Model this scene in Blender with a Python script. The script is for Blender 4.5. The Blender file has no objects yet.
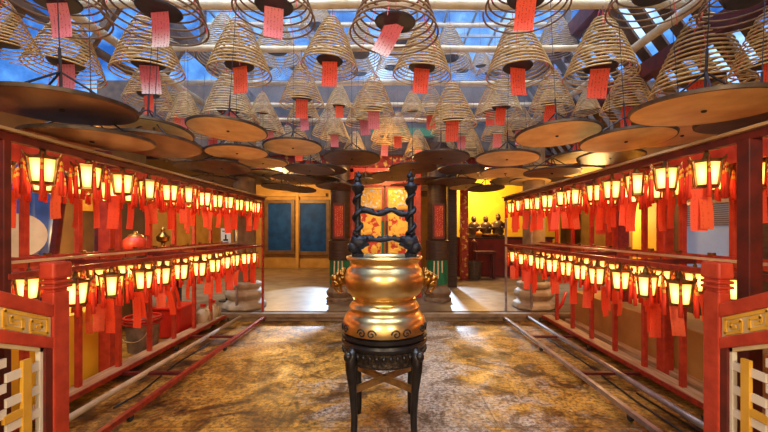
import bpy, math, random
from mathutils import Vector, Matrix
random.seed(7)
PI = math.pi
scn = bpy.context.scene
COL = scn.collection
F, CX, CY, EYE = 370.0, 388.0, 230.0, 1.6

def P(px, py, d):
    return Vector(((px - CX) / F * d, d, EYE - (py - CY) / F * d))

# ------------------------------------------------------------------ materials
MATS = {}
def mat(name, c1, c2=None, scale=8.0, rough=0.5, metal=0.0, detail=5.0, lo=0.35, hi=0.65, bump=0.0, stretch=None, coat=0.0):
    m = bpy.data.materials.new(name); m.use_nodes = True
    nt = m.node_tree; b = nt.nodes['Principled BSDF']
    b.inputs['Roughness'].default_value = rough
    b.inputs['Metallic'].default_value = metal
    if coat: b.inputs['Coat Weight'].default_value = coat
    b.inputs['Base Color'].default_value = (*c1, 1)
    if c2 is not None:
        tc = nt.nodes.new('ShaderNodeTexCoord'); mp = nt.nodes.new('ShaderNodeMapping')
        if stretch: mp.inputs['Scale'].default_value = stretch
        n = nt.nodes.new('ShaderNodeTexNoise'); n.inputs['Scale'].default_value = scale; n.inputs['Detail'].default_value = detail
        r = nt.nodes.new('ShaderNodeValToRGB')
        r.color_ramp.elements[0].position = lo; r.color_ramp.elements[0].color = (*c1, 1)
        r.color_ramp.elements[1].position = hi; r.color_ramp.elements[1].color = (*c2, 1)
        nt.links.new(tc.outputs['Object'], mp.inputs['Vector']); nt.links.new(mp.outputs['Vector'], n.inputs['Vector'])
        nt.links.new(n.outputs['Fac'], r.inputs['Fac']); nt.links.new(r.outputs['Color'], b.inputs['Base Color'])
        if bump:
            bp = nt.nodes.new('ShaderNodeBump'); bp.inputs['Strength'].default_value = bump; bp.inputs['Distance'].default_value = 0.02
            nt.links.new(n.outputs['Fac'], bp.inputs['Height']); nt.links.new(bp.outputs['Normal'], b.inputs['Normal'])
    MATS[name] = m
    return m

M = MATS
mat('red_paint', (.60, .062, .026), (.42, .036, .016), 14, .42)
mat('rail_red', (.46, .042, .018), (.22, .024, .014), 20, .45)
mat('dark_red', (.16, .016, .010), (.075, .012, .010), 10, .5)
mat('wood_dark', (.075, .032, .014), (.030, .014, .008), 6, .55, stretch=(1, 1, 6))
mat('wood_brown', (.13, .065, .03), (.06, .03, .015), 6, .6)
mat('rafter', (.20, .115, .06), (.09, .05, .03), 6, .7)
mat('bamboo', (.78, .62, .38), (.58, .42, .22), 5, .5)
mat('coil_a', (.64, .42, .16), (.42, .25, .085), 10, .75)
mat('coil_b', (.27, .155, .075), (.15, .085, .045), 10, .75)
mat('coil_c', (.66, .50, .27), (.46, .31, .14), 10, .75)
mat('thread', (.65, .06, .07), rough=.8)
mat('string', (.12, .08, .06), rough=.8)
mat('disc_dark', (.045, .04, .05), (.02, .02, .03), 10, .6)
mat('tray_lit', (.93, .68, .28), (.70, .44, .15), 5, .42, metal=.0, detail=8)  # tray underside with the lantern glow put into a brighter colour
mat('tray_shaded', (.16, .092, .055), (.08, .048, .036), 5, .42, metal=.2, detail=8)  # same underside where no light reaches, shade put into the colour
mat('tray_rim', (.045, .035, .03), (.10, .07, .05), 14, .45, metal=.4)
mat('wire', (.035, .03, .035), rough=.5, metal=.5)
mat('bronze', (.34, .19, .055), (.14, .075, .025), 20, .38, metal=.8)
mat('gold_trim', (.75, .42, .08), rough=.3, metal=.9)
mat('brass', (.90, .72, .36), (.62, .42, .15), 7, .30, metal=1.0, detail=8, lo=.38, hi=.72, bump=.06)
mat('brass_old', (.62, .33, .07), (.25, .12, .03), 16, .32, metal=1.0, bump=.15)
mat('iron', (.018, .020, .032), (.008, .009, .014), 30, .45, metal=.5, bump=.3)
mat('stand_black', (.016, .014, .015), (.008, .007, .008), 16, .36, metal=.1, bump=.15)
mat('stand_carved', (.05, .034, .022), (.014, .012, .012), 30, .40, metal=.2, lo=.45, hi=.55, bump=.8)
mat('stretcher_wood', (.30, .16, .05), (.16, .085, .03), 12, .4)
mat('ash', (.55, .50, .46), (.40, .36, .33), 30, .9)
mat('stone', (.30, .20, .10), (.18, .115, .055), 6, .7, bump=.2)
mat('stone_pale', (.52, .42, .27), (.36, .26, .14), 5, .65, bump=.2)
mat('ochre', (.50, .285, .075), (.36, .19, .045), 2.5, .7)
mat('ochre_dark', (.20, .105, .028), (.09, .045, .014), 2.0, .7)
mat('yellow', (.92, .60, .03), (.80, .48, .02), 3, .6)
mat('panel_blue', (.010, .065, .30), (.006, .036, .17), 3, .6)
M['panel_blue'].node_tree.nodes['Principled BSDF'].inputs['Specular IOR Level'].default_value = .15
mat('frame_brown', (.16, .085, .035), (.09, .045, .02), 5, .5)
mat('green', (.012, .20, .075), (.008, .13, .05), 5, .45)
mat('gold_leaf', (.80, .48, .10), rough=.4, metal=.3)
mat('cream', (.78, .66, .40), (.62, .49, .27), 6, .5)
mat('white_paint', (.85, .81, .70), (.74, .68, .55), 6, .5)
mat('gold_paint', (.82, .48, .06), (.66, .34, .03), 6, .42)
mat('grey_metal', (.46, .42, .40), (.30, .24, .21), 8, .35, metal=.6)
mat('pipe_beige', (.66, .50, .29), (.50, .36, .19), 5, .35)
mat('plank', (.60, .42, .22), (.38, .24, .11), 7, .6, stretch=(4, .5, 4))
mat('rubber', (.03, .03, .03), rough=.7)
mat('tarp_blue', (.06, .12, .30), (.035, .07, .18), 6, .5)
mat('drum_skin', (.72, .57, .33), (.58, .43, .22), 5, .6)
mat('bucket_grey', (.30, .22, .14), (.16, .11, .06), 9, .5)
mat('red_plastic', (.62, .025, .012), (.52, .02, .012), 6, .35)
mat('jug', (.55, .43, .22), (.42, .31, .14), 8, .45)
mat('cord', (.02, .018, .02), rough=.6)
mat('statue', (.05, .032, .025), (.11, .065, .03), 20, .4)
mat('orange_fruit', (.75, .22, .02), rough=.4)
mat('altar_cloth', (.30, .03, .018), (.20, .02, .014), 4, .6)
mat('paper', (.80, .72, .55), rough=.7)
mat('ink', (.03, .02, .02), rough=.7)
mat('blind', (.26, .40, .66), (.20, .32, .55), 3, .5)
_b = M['blind'].node_tree.nodes['Principled BSDF']; _b.inputs['Emission Color'].default_value = (.55, .72, 1, 1); _b.inputs['Emission Strength'].default_value = .05
mat('sky_frame', (.34, .36, .40), (.22, .24, .28), 6, .6)
mat('knob_red', (.55, .03, .02), rough=.3)

def paper_tag(name, base, ink, fade=None):
    m = bpy.data.materials.new(name); m.use_nodes = True
    nt = m.node_tree; b = nt.nodes['Principled BSDF']; b.inputs['Roughness'].default_value = .65
    tc = nt.nodes.new('ShaderNodeTexCoord'); sp = nt.nodes.new('ShaderNodeSeparateXYZ')
    nt.links.new(tc.outputs['Object'], sp.inputs['Vector'])
    def math_(op, a, v):
        n = nt.nodes.new('ShaderNodeMath'); n.operation = op
        if isinstance(a, bpy.types.NodeSocket): nt.links.new(a, n.inputs[0])
        else: n.inputs[0].default_value = a
        if isinstance(v, bpy.types.NodeSocket): nt.links.new(v, n.inputs[1])
        else: n.inputs[1].default_value = v
        return n.outputs[0]
    w = math_('SINE', math_('MULTIPLY', sp.outputs['X'], 190.0), 0.0)      # columns of handwriting
    col = math_('GREATER_THAN', w, 0.25)
    ns = nt.nodes.new('ShaderNodeTexNoise'); ns.inputs['Scale'].default_value = 75; ns.inputs['Detail'].default_value = 2
    nt.links.new(tc.outputs['Object'], ns.inputs['Vector'])
    ch = math_('GREATER_THAN', ns.outputs['Fac'], 0.55)
    k = math_('MULTIPLY', math_('MULTIPLY', col, ch), 0.75)
    mx = nt.nodes.new('ShaderNodeMix'); mx.data_type = 'RGBA'
    nt.links.new(k, mx.inputs['Factor'])
    if fade:
        r = nt.nodes.new('ShaderNodeValToRGB')
        r.color_ramp.elements[0].color = (*fade, 1); r.color_ramp.elements[0].position = .0
        r.color_ramp.elements[1].color = (*base, 1); r.color_ramp.elements[1].position = .55
        g = math_('ADD', math_('MULTIPLY', sp.outputs['Z'], 3.2), 1.0)
        nt.links.new(g, r.inputs['Fac']); nt.links.new(r.outputs['Color'], mx.inputs['A'])
    else:
        mx.inputs['A'].default_value = (*base, 1)
    mx.inputs['B'].default_value = (*ink, 1)
    nt.links.new(mx.outputs['Result'], b.inputs['Base Color'])
    M[name] = m
paper_tag('tag_red', (.92, .09, .03), (.30, .02, .012))
paper_tag('tag_orange', (.90, .12, .045), (.42, .03, .02))
paper_tag('tag_pink', (.80, .22, .24), (.45, .06, .07))
paper_tag('tag_faded', (.72, .14, .17), (.36, .05, .06), (.85, .70, .68))
paper_tag('slip_red', (.93, .080, .020), (.74, .05, .016))
paper_tag('slip_orange', (.95, .125, .035), (.78, .08, .025))
paper_tag('couplet', (.50, .025, .018), (.85, .50, .12))

def carved(name, c1, c2, scale, th=.5, rough=.35, metal=.5):
    m = mat(name, c1, c2, scale, rough, metal=metal, detail=3, lo=th - .03, hi=th + .03, bump=.9)
    return m
carved('carved_gold', (.52, .045, .02), (.85, .47, .06), 7, .47)
carved('lattice_gold', (.80, .42, .05), (.62, .62, .60), 16, .56)
carved('beam_decor', (.30, .03, .02), (.62, .36, .08), 9, .58)

def glass_mat():
    m = bpy.data.materials.new('lantern_glass'); m.use_nodes = True
    nt = m.node_tree; b = nt.nodes['Principled BSDF']
    b.inputs['Base Color'].default_value = (.8, .62, .3, 1); b.inputs['Roughness'].default_value = .4
    uv = nt.nodes.new('ShaderNodeUVMap')
    mp = nt.nodes.new('ShaderNodeMapping'); mp.inputs['Location'].default_value = (-.5, -.45, 0)
    nt.links.new(uv.outputs['UV'], mp.inputs['Vector'])
    ln = nt.nodes.new('ShaderNodeVectorMath'); ln.operation = 'LENGTH'
    nt.links.new(mp.outputs['Vector'], ln.inputs[0])
    r = nt.nodes.new('ShaderNodeValToRGB')        # the bulb glows brighter behind the middle of each pane
    e = r.color_ramp.elements
    e[0].position = .10; e[0].color = (1, .37, .088, 1)
    e[1].position = .52; e[1].color = (.36, .10, .012, 1)
    nt.links.new(ln.outputs['Value'], r.inputs['Fac'])
    nt.links.new(r.outputs['Color'], b.inputs['Emission Color'])
    b.inputs['Emission Strength'].default_value = 3.2
    M['lantern_glass'] = m
glass_mat()

def tassel_mat():
    m = bpy.data.materials.new('tassel'); m.use_nodes = True
    nt = m.node_tree; b = nt.nodes['Principled BSDF']; b.inputs['Roughness'].default_value = .6
    tc = nt.nodes.new('ShaderNodeTexCoord'); sp = nt.nodes.new('ShaderNodeSeparateXYZ')
    nt.links.new(tc.outputs['Object'], sp.inputs['Vector'])
    mr = nt.nodes.new('ShaderNodeMapRange'); mr.inputs['From Min'].default_value = -.30; mr.inputs['From Max'].default_value = 0
    nt.links.new(sp.outputs['Z'], mr.inputs['Value'])
    r = nt.nodes.new('ShaderNodeValToRGB'); r.color_ramp.interpolation = 'CONSTANT'
    e = r.color_ramp.elements
    e[0].position = 0; e[0].color = (.85, .05, .015, 1)
    e[1].position = .62; e[1].color = (.80, .45, .05, 1)
    x = e.new(.70); x.color = (.65, .03, .015, 1)
    x = e.new(.76); x.color = (.80, .45, .05, 1)
    x = e.new(.84); x.color = (.45, .03, .015, 1)
    nt.links.new(mr.outputs['Result'], r.inputs['Fac']); nt.links.new(r.outputs['Color'], b.inputs['Base Color'])
    M['tassel'] = m
tassel_mat()

def floor_mat():
    m = bpy.data.materials.new('court_floor'); m.use_nodes = True
    nt = m.node_tree; b = nt.nodes['Principled BSDF']
    tc = nt.nodes.new('ShaderNodeTexCoord')
    def noise(scale, detail, rough=.6, dist=0):
        n = nt.nodes.new('ShaderNodeTexNoise'); n.inputs['Scale'].default_value = scale; n.inputs['Detail'].default_value = detail
        n.inputs['Roughness'].default_value = rough; n.inputs['Distortion'].default_value = dist
        nt.links.new(tc.outputs['Object'], n.inputs['Vector']); return n.outputs['Fac']
    def ramp(s, stops):
        r = nt.nodes.new('ShaderNodeValToRGB'); e = r.color_ramp.elements
        e[0].position, e[0].color = stops[0][0], (*stops[0][1], 1)
        e[1].position, e[1].color = stops[-1][0], (*stops[-1][1], 1)
        for p, c in stops[1:-1]:
            x = e.new(p); x.color = (*c, 1)
        nt.links.new(s, r.inputs['Fac']); return r.outputs['Color']
    def mix(a, bb, f, mode='MIX'):
        x = nt.nodes.new('ShaderNodeMix'); x.data_type = 'RGBA'; x.blend_type = mode
        if isinstance(f, float): x.inputs['Factor'].default_value = f
        else: nt.links.new(f, x.inputs['Factor'])
        nt.links.new(a, x.inputs['A']); nt.links.new(bb, x.inputs['B']); return x.outputs['Result']
    base = ramp(noise(1.3, 7, .7, .5), [(.34, (.05, .024, .008)), (.43, (.26, .12, .018)), (.52, (.62, .32, .045)), (.64, (.52, .29, .065))])
    grain = ramp(noise(26, 4, .7), [(.38, (.20, .16, .12)), (.56, (1, 1, 1))])
    c = mix(base, grain, .85, 'MULTIPLY')
    st = ramp(noise(1.9, 6, .65, .8), [(.52, (1, 1, 1)), (.62, (.11, .075, .05))])      # dark wet stains
    c = mix(c, st, .9, 'MULTIPLY')
    sx_ = nt.nodes.new('ShaderNodeSeparateXYZ'); nt.links.new(tc.outputs['Object'], sx_.inputs['Vector'])
    def ma(op, a, v):
        q = nt.nodes.new('ShaderNodeMath'); q.operation = op; nt.links.new(a, q.inputs[0])
        if isinstance(v, float): q.inputs[1].default_value = v
        else: nt.links.new(v, q.inputs[1])
        return q.outputs[0]
    sky_sheen = ma('SUBTRACT', ma('MULTIPLY', noise(1.6, 7, .7, .6), 2.6), ma('ADD', ma('MULTIPLY', ma('ABSOLUTE', ma('SUBTRACT', sx_.outputs['X'], .45), 0.0), .42), .86))   # skylight reflection painted in as grey down the middle
    sky_sheen = ma('MULTIPLY', ramp(sky_sheen, [(.02, (0, 0, 0)), (.30, (1, 1, 1))]), .72)
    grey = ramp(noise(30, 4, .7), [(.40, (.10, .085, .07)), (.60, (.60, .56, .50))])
    c = mix(c, grey, sky_sheen)
    st2 = ramp(noise(2.6, 7, .7, 1.2), [(.50, (1, 1, 1)), (.60, (.20, .12, .06))])
    c = mix(c, st2, .85, 'MULTIPLY')
    br = nt.nodes.new('ShaderNodeTexBrick'); br.inputs['Scale'].default_value = 1
    br.inputs['Color1'].default_value = (1, 1, 1, 1); br.inputs['Color2'].default_value = (.93, .93, .93, 1); br.inputs['Mortar'].default_value = (.45, .42, .38, 1)
    br.inputs['Mortar Size'].default_value = .006; br.inputs['Brick Width'].default_value = 1.8; br.inputs['Row Height'].default_value = .75
    nt.links.new(tc.outputs['Object'], br.inputs['Vector'])
    c = mix(c, br.outputs['Color'], .8, 'MULTIPLY')
    nt.links.new(c, b.inputs['Base Color'])
    rr = nt.nodes.new('ShaderNodeMapRange'); rr.inputs['From Min'].default_value = .35; rr.inputs['From Max'].default_value = .65
    rr.inputs['To Min'].default_value = .62; rr.inputs['To Max'].default_value = .34
    nt.links.new(noise(3.2, 5), rr.inputs['Value']); nt.links.new(rr.outputs['Result'], b.inputs['Roughness'])
    bp = nt.nodes.new('ShaderNodeBump'); bp.inputs['Strength'].default_value = .22; bp.inputs['Distance'].default_value = .012
    nt.links.new(noise(22, 5, .7), bp.inputs['Height']); nt.links.new(bp.outputs['Normal'], b.inputs['Normal'])
    M['court_floor'] = m
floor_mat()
mat('hall_floor', (.27, .185, .10), (.13, .078, .035), 3, .42, detail=8, bump=.15)

# ------------------------------------------------------------------ mesh builder
class MB:
    def __init__(s): s.v = []; s.f = []; s.uv = None
    def add(s, vs, fs):
        n = len(s.v); s.v += [tuple(v) for v in vs]; s.f += [tuple(i + n for i in f) for f in fs]; return s
    def box(s, c, d, rot=None, top=1.0, bev=0.0):
        x, y, z = d[0] / 2, d[1] / 2, d[2] / 2
        vs = [Vector(p) for p in [(-x, -y, -z), (x, -y, -z), (x, y, -z), (-x, y, -z), (-x * top, -y * top, z), (x * top, -y * top, z), (x * top, y * top, z), (-x * top, y * top, z)]]
        if rot is not None: vs = [rot @ v for v in vs]
        return s.add([v + Vector(c) for v in vs], [(0, 3, 2, 1), (4, 5, 6, 7), (0, 1, 5, 4), (1, 2, 6, 5), (2, 3, 7, 6), (3, 0, 4, 7)])
    def bar(s, a, b, w, h, up=(0, 0, 1)):
        a, b = Vector(a), Vector(b); d = (b - a); L = d.length; d = d / L
        u = Vector(up)
        if abs(d.dot(u)) > .98: u = Vector((0, 1, 0))
        sx = d.cross(u).normalized(); sz = sx.cross(d).normalized()
        o = [sx * (w / 2) * i + sz * (h / 2) * j for i, j in ((-1, -1), (1, -1), (1, 1), (-1, 1))]
        return s.add([a + k for k in o] + [b + k for k in o], [(3, 2, 1, 0), (4, 5, 6, 7), (0, 1, 5, 4), (1, 2, 6, 5), (2, 3, 7, 6), (3, 0, 4, 7)])
    def tube(s, pts, r, n=8, cap=True, closed=False):
        pts = [Vector(p) for p in pts]; m = len(pts); rings = []
        prev = None
        for i, p in enumerate(pts):
            if closed: t = pts[(i + 1) % m] - pts[i - 1]
            else: t = pts[min(i + 1, m - 1)] - pts[max(i - 1, 0)]
            t = t.normalized() if t.length > 1e-9 else Vector((0, 0, 1))
            if prev is None:
                u = Vector((0, 0, 1)) if abs(t.z) < .9 else Vector((1, 0, 0))
                a = t.cross(u).normalized()
            else:
                a = (prev - t * prev.dot(t)); a = a.normalized() if a.length > 1e-6 else t.orthogonal().normalized()
            prev = a; b = t.cross(a)
            rr = r[i] if isinstance(r, (list, tuple)) else r
            rings.append([p + (a * math.cos(2 * PI * k / n) + b * math.sin(2 * PI * k / n)) * rr for k in range(n)])
        vs = [v for q in rings for v in q]; fs = []
        for i in range(m if closed else m - 1):
            j = (i + 1) % m
            for k in range(n):
                k2 = (k + 1) % n
                fs.append((i * n + k, i * n + k2, j * n + k2, j * n + k))
        if cap and not closed:
            fs.append(tuple(range(n - 1, -1, -1))); fs.append(tuple((m - 1) * n + k for k in range(n)))
        return s.add(vs, fs)
    def lathe(s, prof, n=32, c=(0, 0, 0), cap=True, ph=0.0):
        c = Vector(c); vs = []; fs = []; m = len(prof)
        for r, z in prof:
            for k in range(n):
                a = 2 * PI * k / n + ph
                vs.append(c + Vector((r * math.cos(a), r * math.sin(a), z)))
        for i in range(m - 1):
            for k in range(n):
                k2 = (k + 1) % n
                fs.append((i * n + k, i * n + k2, (i + 1) * n + k2, (i + 1) * n + k))
        if cap:
            fs.append(tuple(range(n - 1, -1, -1))); fs.append(tuple((m - 1) * n + k for k in range(n)))
        return s.add(vs, fs)
    def ball(s, c, r, n=12, rot=None):
        r = r if isinstance(r, (tuple, list)) else (r, r, r)
        vs = []; fs = []; m = n // 2 + 1
        for i in range(m):
            t = PI * i / (m - 1)
            for k in range(n):
                a = 2 * PI * k / n
                v = Vector((r[0] * math.sin(t) * math.cos(a), r[1] * math.sin(t) * math.sin(a), -r[2] * math.cos(t)))
                if rot is not None: v = rot @ v
                vs.append(v + Vector(c))
        for i in range(m - 1):
            for k in range(n):
                k2 = (k + 1) % n
                fs.append((i * n + k, i * n + k2, (i + 1) * n + k2, (i + 1) * n + k))
        return s.add(vs, fs)
    def build(s, name, m, parent=None, smooth=False, bevel=0.0, loc=None):
        me = bpy.data.meshes.new(name); me.from_pydata(s.v, [], s.f); me.update()
        me.materials.append(M[m] if isinstance(m, str) else m)
        if smooth:
            me.polygons.foreach_set('use_smooth', [True] * len(me.polygons))
        o = bpy.data.objects.new(name, me); COL.objects.link(o)
        if parent is not None: o.parent = parent
        if loc is not None: o.location = loc
        if bevel:
            b = o.modifiers.new('Bevel', 'BEVEL'); b.width = bevel; b.segments = 2; b.limit_method = 'ANGLE'
        return o
def auto(o, ang=40):
    me = o.data
    me.polygons.foreach_set('use_smooth', [True] * len(me.polygons))
    try: me.set_sharp_from_angle(angle=math.radians(ang))
    except Exception: pass
    return o

def tag(o, label, cat, group=None):
    o['label'] = label; o['category'] = cat
    if group: o['group'] = group
    return o
def thing(name, label, cat, loc=(0, 0, 0), group=None, rot=(0, 0, 0)):
    o = bpy.data.objects.new(name, None); COL.objects.link(o)
    o.location = loc; o.rotation_euler = rot; o.empty_display_size = .1
    return tag(o, label, cat, group)
def struct(o): o['kind'] = 'structure'; return o
def plabel(o, t): o['label'] = t; return o
KIDS = {}
def kids(o):
    if o.name not in KIDS: KIDS[o.name] = [c for c in bpy.data.objects if c.parent == o]
    return KIDS[o.name]
def dup(root, loc, rz, label, scale=1.0, rot=None):
    r = root.copy(); COL.objects.link(r); r.location = loc
    r.rotation_euler = rot if rot else (0, 0, rz); r.scale = (scale,) * 3
    r['label'] = label
    for ch in kids(root):
        c = ch.copy(); COL.objects.link(c); c.parent = r
        for g in kids(ch):
            d = g.copy(); COL.objects.link(d); d.parent = c
    return r
ORD = ['zeroth', 'first', 'second', 'third', 'fourth', 'fifth', 'sixth', 'seventh', 'eighth', 'ninth', 'tenth', 'eleventh', 'twelfth', 'thirteenth', 'fourteenth', 'fifteenth', 'sixteenth', 'seventeenth', 'eighteenth', 'nineteenth', 'twentieth', 'twenty-first', 'twenty-second', 'twenty-third', 'twenty-fourth', 'twenty-fifth', 'twenty-sixth', 'twenty-seventh', 'twenty-eighth']

# ------------------------------------------------------------------ setting
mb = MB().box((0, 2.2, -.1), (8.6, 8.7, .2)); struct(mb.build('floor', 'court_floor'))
mb = MB().box((0, 10.55, .02), (14, 7.9, .24)); struct(mb.build('floor', 'hall_floor'))
mb = MB().box((0, 6.53, .035), (8.6, .10, .07)).box((0, 6.56, .105), (8.6, .22, .07)); struct(mb.build('trim_1', 'stone', bevel=.008))
# steps the photographer stands on
mb = MB().box((0, -.9, .225), (3.6, 2.6, .45)).box((0, .575, .15), (3.3, .35, .30)).box((0, .925, .075), (3.3, .35, .15)); struct(mb.build('trim_2', 'stone', bevel=.01))
# walls
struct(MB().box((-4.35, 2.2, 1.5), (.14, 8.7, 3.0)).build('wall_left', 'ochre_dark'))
# right wall with a window opening
mb = MB()
mb.box((3.95, 1.0, 1.5), (.14, 6.3, 3.0)).box((3.95, 5.72, 1.5), (.14, 1.65, 3.0)).box((3.95, 4.525, .45), (.14, .75, .9)).box((3.95, 4.525, 2.48), (.14, .75, 1.05))
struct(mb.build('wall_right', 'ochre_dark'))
w = struct(MB().box((3.93, 4.525, 1.43), (.02, .74, 1.05)).build('window_3', 'blind'))
mb = MB()
for z in (.92, 1.94): mb.box((3.88, 4.525, z), (.05, .76, .04))
for y in (4.165, 4.885): mb.box((3.88, y, 1.43), (.05, .04, 1.04))
mb.build('window_frame', 'grey_metal', w)
mb = MB()
for k in range(12): mb.box((3.90, 4.525, 1.66 + k * .025), (.03, .68, .015))
mb.build('blind_slats', 'frame_brown', w)
struct(MB().box((0, -2.2, 1.8), (8.6, .14, 3.6)).build('wall_front', 'ochre_dark'))
struct(MB().box((0, 14.45, 1.75), (14, .14, 3.5)).build('wall_back', 'ochre'))
struct(MB().box((-7, 10.5, 1.75), (.14, 8, 3.5)).build('wall_left', 'ochre'))
struct(MB().box((7, 10.5, 1.75), (.14, 8, 3.5)).build('wall_right', 'ochre'))
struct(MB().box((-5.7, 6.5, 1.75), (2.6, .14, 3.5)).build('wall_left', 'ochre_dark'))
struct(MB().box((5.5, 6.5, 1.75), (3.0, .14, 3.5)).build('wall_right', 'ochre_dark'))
# hall ceiling, front ceiling
struct(MB().box((0, 11.6, 3.42), (14, 5.8, .12)).build('ceiling', 'wood_dark'))
struct(MB().box((0, -.2, 3.66), (8.6, 4.0, .12)).build('ceiling', 'wood_dark'))
# transverse wall above the screen doors
mb = MB().box((0, 9.0, 4.25), (14, .2, 1.9)); struct(mb.build('wall_upper', 'wood_brown'))
mb = MB().box((0, 8.85, 3.25), (8.2, .16, .34)); struct(mb.build('trim_3', 'beam_decor'))
mb = MB().box((0, 8.86, 4.25), (8.2, .12, .16)).box((0, 8.86, 4.6), (8.2, .12, .12)); struct(mb.build('trim_4', 'dark_red'))
mb = MB().box((.35, 8.83, 3.92), (1.5, .12, .20)); struct(mb.build('trim_5', 'green'))
# eave slopes on both sides and the skylight frame
mb = MB(); 
for k in range(14): mb.bar((-4.35, 1.2 + k * .2, 3.02), (-3.75, 1.2 + k * .2, 3.9), .09, .04)
for k in range(4): mb.bar((-4.35, 4.6 + k * 1.3, 2.95), (-3.2, 4.6 + k * 1.3, 4.6), .07, .08)
mb.bar((-4.3, 1.0, 3.03), (-4.3, 8.9, 3.03), .16, .14)
mb.bar((-3.75, 1.0, 3.9), (-3.75, 8.9, 3.9), .08, .08)
mb.bar((-3.2, 1.0, 4.62), (-3.2, 8.9, 4.62), .18, .2)
struct(mb.build('ceiling', 'rafter'))
mb = MB()
for k in range(24):
    y = 1.6 + k * .31
    mb.bar((4.25, y, 2.9), (2.9, y, 4.75), .17, .03)
struct(mb.build('ceiling', 'wood_brown'))
mb = MB()
mb.bar((3.95, 1.0, 3.05), (3.95, 8.9, 3.05), .16, .16).bar((3.45, 1.0, 3.72), (3.45, 8.9, 3.72), .16, .20).bar((2.95, 1.0, 4.75), (2.95, 8.9, 4.75), .2, .24)
struct(mb.build('trim_6', 'dark_red'))
mb = MB()
for k in range(15): mb.box((0, 1.9 + k * .5, 6.0), (7.4, .05, .06))
for k in range(13): mb.box((-3.6 + k * .6, 5.5, 6.03), (.04, 7.4, .05))
struct(mb.build('trim_7', 'sky_frame'))
mb = MB()
for x in (-3.3, 3.2):
    for k in range(4): mb.box((x, 1.9 + k * 2.35, 5.3), (.09, .09, 1.4))
struct(mb.build('trim_8', 'wood_brown'))

# ------------------------------------------------------------------ rear hall
def window(i, px0, px1, py0, py1, d):
    a, b = P(px0, py0, d), P(px1, py1, d)
    c = (a + b) / 2; w_, h_ = b.x - a.x, a.z - b.z
    o = struct(MB().box((c.x, d, c.z), (w_, .04, h_)).build('window_%d' % i, 'panel_blue'))
    mb = MB()
    for s in (-1, 1):
        mb.box((c.x + s * (w_ / 2 + .05), d - .03, c.z), (.14, .1, h_ + .26))
        mb.box((c.x, d - .03, c.z + s * (h_ / 2 + .05)), (w_, .1, .14))
    mb.build('window_frame', 'frame_brown', o, bevel=.01)
window(1, 268, 292, 203, 251, 14.33)
window(2, 300, 327, 203, 252, 14.33)
mb = MB().box((P(296, 0, 14).x, 14.25, 1.6), (.10, .12, 3.2)).box((-4.2, 14.28, 2.95), (3.6, .1, .12)); struct(mb.build('trim_9', 'ochre'))

def column(x, y, label):
    t = thing('temple_column', label, 'column', (x, y, .14), 'columns beside the gold screen')
    auto(MB().lathe([(.30, 0), (.30, .06), (.25, .08), (.29, .13), (.30, .19), (.25, .25), (.22, .29), (.22, .34)], 8, cap=True, ph=PI / 8).build('stone_base', 'stone', t, bevel=.01))
    auto(MB().lathe([(.205, .34), (.205, 3.26)], 20).build('shaft', 'wood_dark', t))
    o = MB().lathe([(.222, .34), (.222, .84)], 20).build('green_panel', 'green', t); auto(o); plabel(o, 'green painted lower panel with pale streaks')
    mb = MB()
    for k, (dx, h) in enumerate(((-.09, .30), (-.01, .36), (.07, .24))): mb.bar((dx, -.222, .83), (dx * 1.05, -.222, .83 - h), .025, .012, up=(0, 1, 0))
    mb.build('pale_stripes', 'cream', o)
    auto(MB().lathe([(.24, .84), (.24, 1.24), (.21, 1.26)], 20).build('dark_band', 'wood_dark', t))
    c = MB().box((0, -.23, 1.64), (.24, .05, .72)).build('couplet_board', 'dark_red', t)
    c.location = (0, 0, 0); plabel(c, 'red couplet board with gold characters')
    MB().box((0, 0, 0), (.17, .012, .62)).build('lettering', 'couplet', c, loc=(0, -.256, 1.64))
    return t
column(-1.00, 7.75, 'dark round column with red couplet board left of the gold screen')
column(1.03, 7.75, 'dark round column with red couplet board right of the gold screen')

# carved red and gold screen doors between the columns
mb = MB()
for x in (-.80, .66): mb.box((x, 8.1, 1.55), (.12, .12, 2.82))
mb.box((-.07, 8.1, 2.62), (1.6, .12, .12)).box((-.07, 8.1, 2.9), (1.6, .12, .10)).box((-.07, 8.1, .2), (1.6, .14, .12))
struct(mb.build('trim_10', 'red_paint', bevel=.01))
for i, (x0, x1) in enumerate(((-.735, -.085), (-.055, .595))):
    xc = (x0 + x1) / 2; w_ = x1 - x0
    d = struct(MB().box((xc, 8.1, 1.41), (w_, .05, 2.28)).build('door_%d' % (i + 1), 'red_paint'))
    MB().box((xc, 8.065, 2.28), (w_ - .14, .03, .40)).build('lattice_panel', 'lattice_gold', d)
    MB().box((xc, 8.065, 1.28), (w_ - .14, .03, 1.36)).build('carved_panel', 'carved_gold', d)
    MB().box((xc, 8.065, .42), (w_ - .14, .03, .22)).build('kick_panel', 'dark_red', d)
    mb = MB()
    for zc, hh in ((2.28, .44), (1.28, 1.40)):
        for s in (-1, 1):
            mb.box((xc + s * (w_ / 2 - .06), 8.06, zc), (.025, .04, hh)); mb.box((xc, 8.06, zc + s * hh / 2), (w_ - .12, .04, .025))
    mb.build('panel_border', 'gold_paint', d)
    MB().box((x1 - .03 if i == 0 else x0 + .03, 8.05, 1.35), (.05, .03, .9)).build('stile', 'green' if i == 0 else 'dark_red', d)

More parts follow.
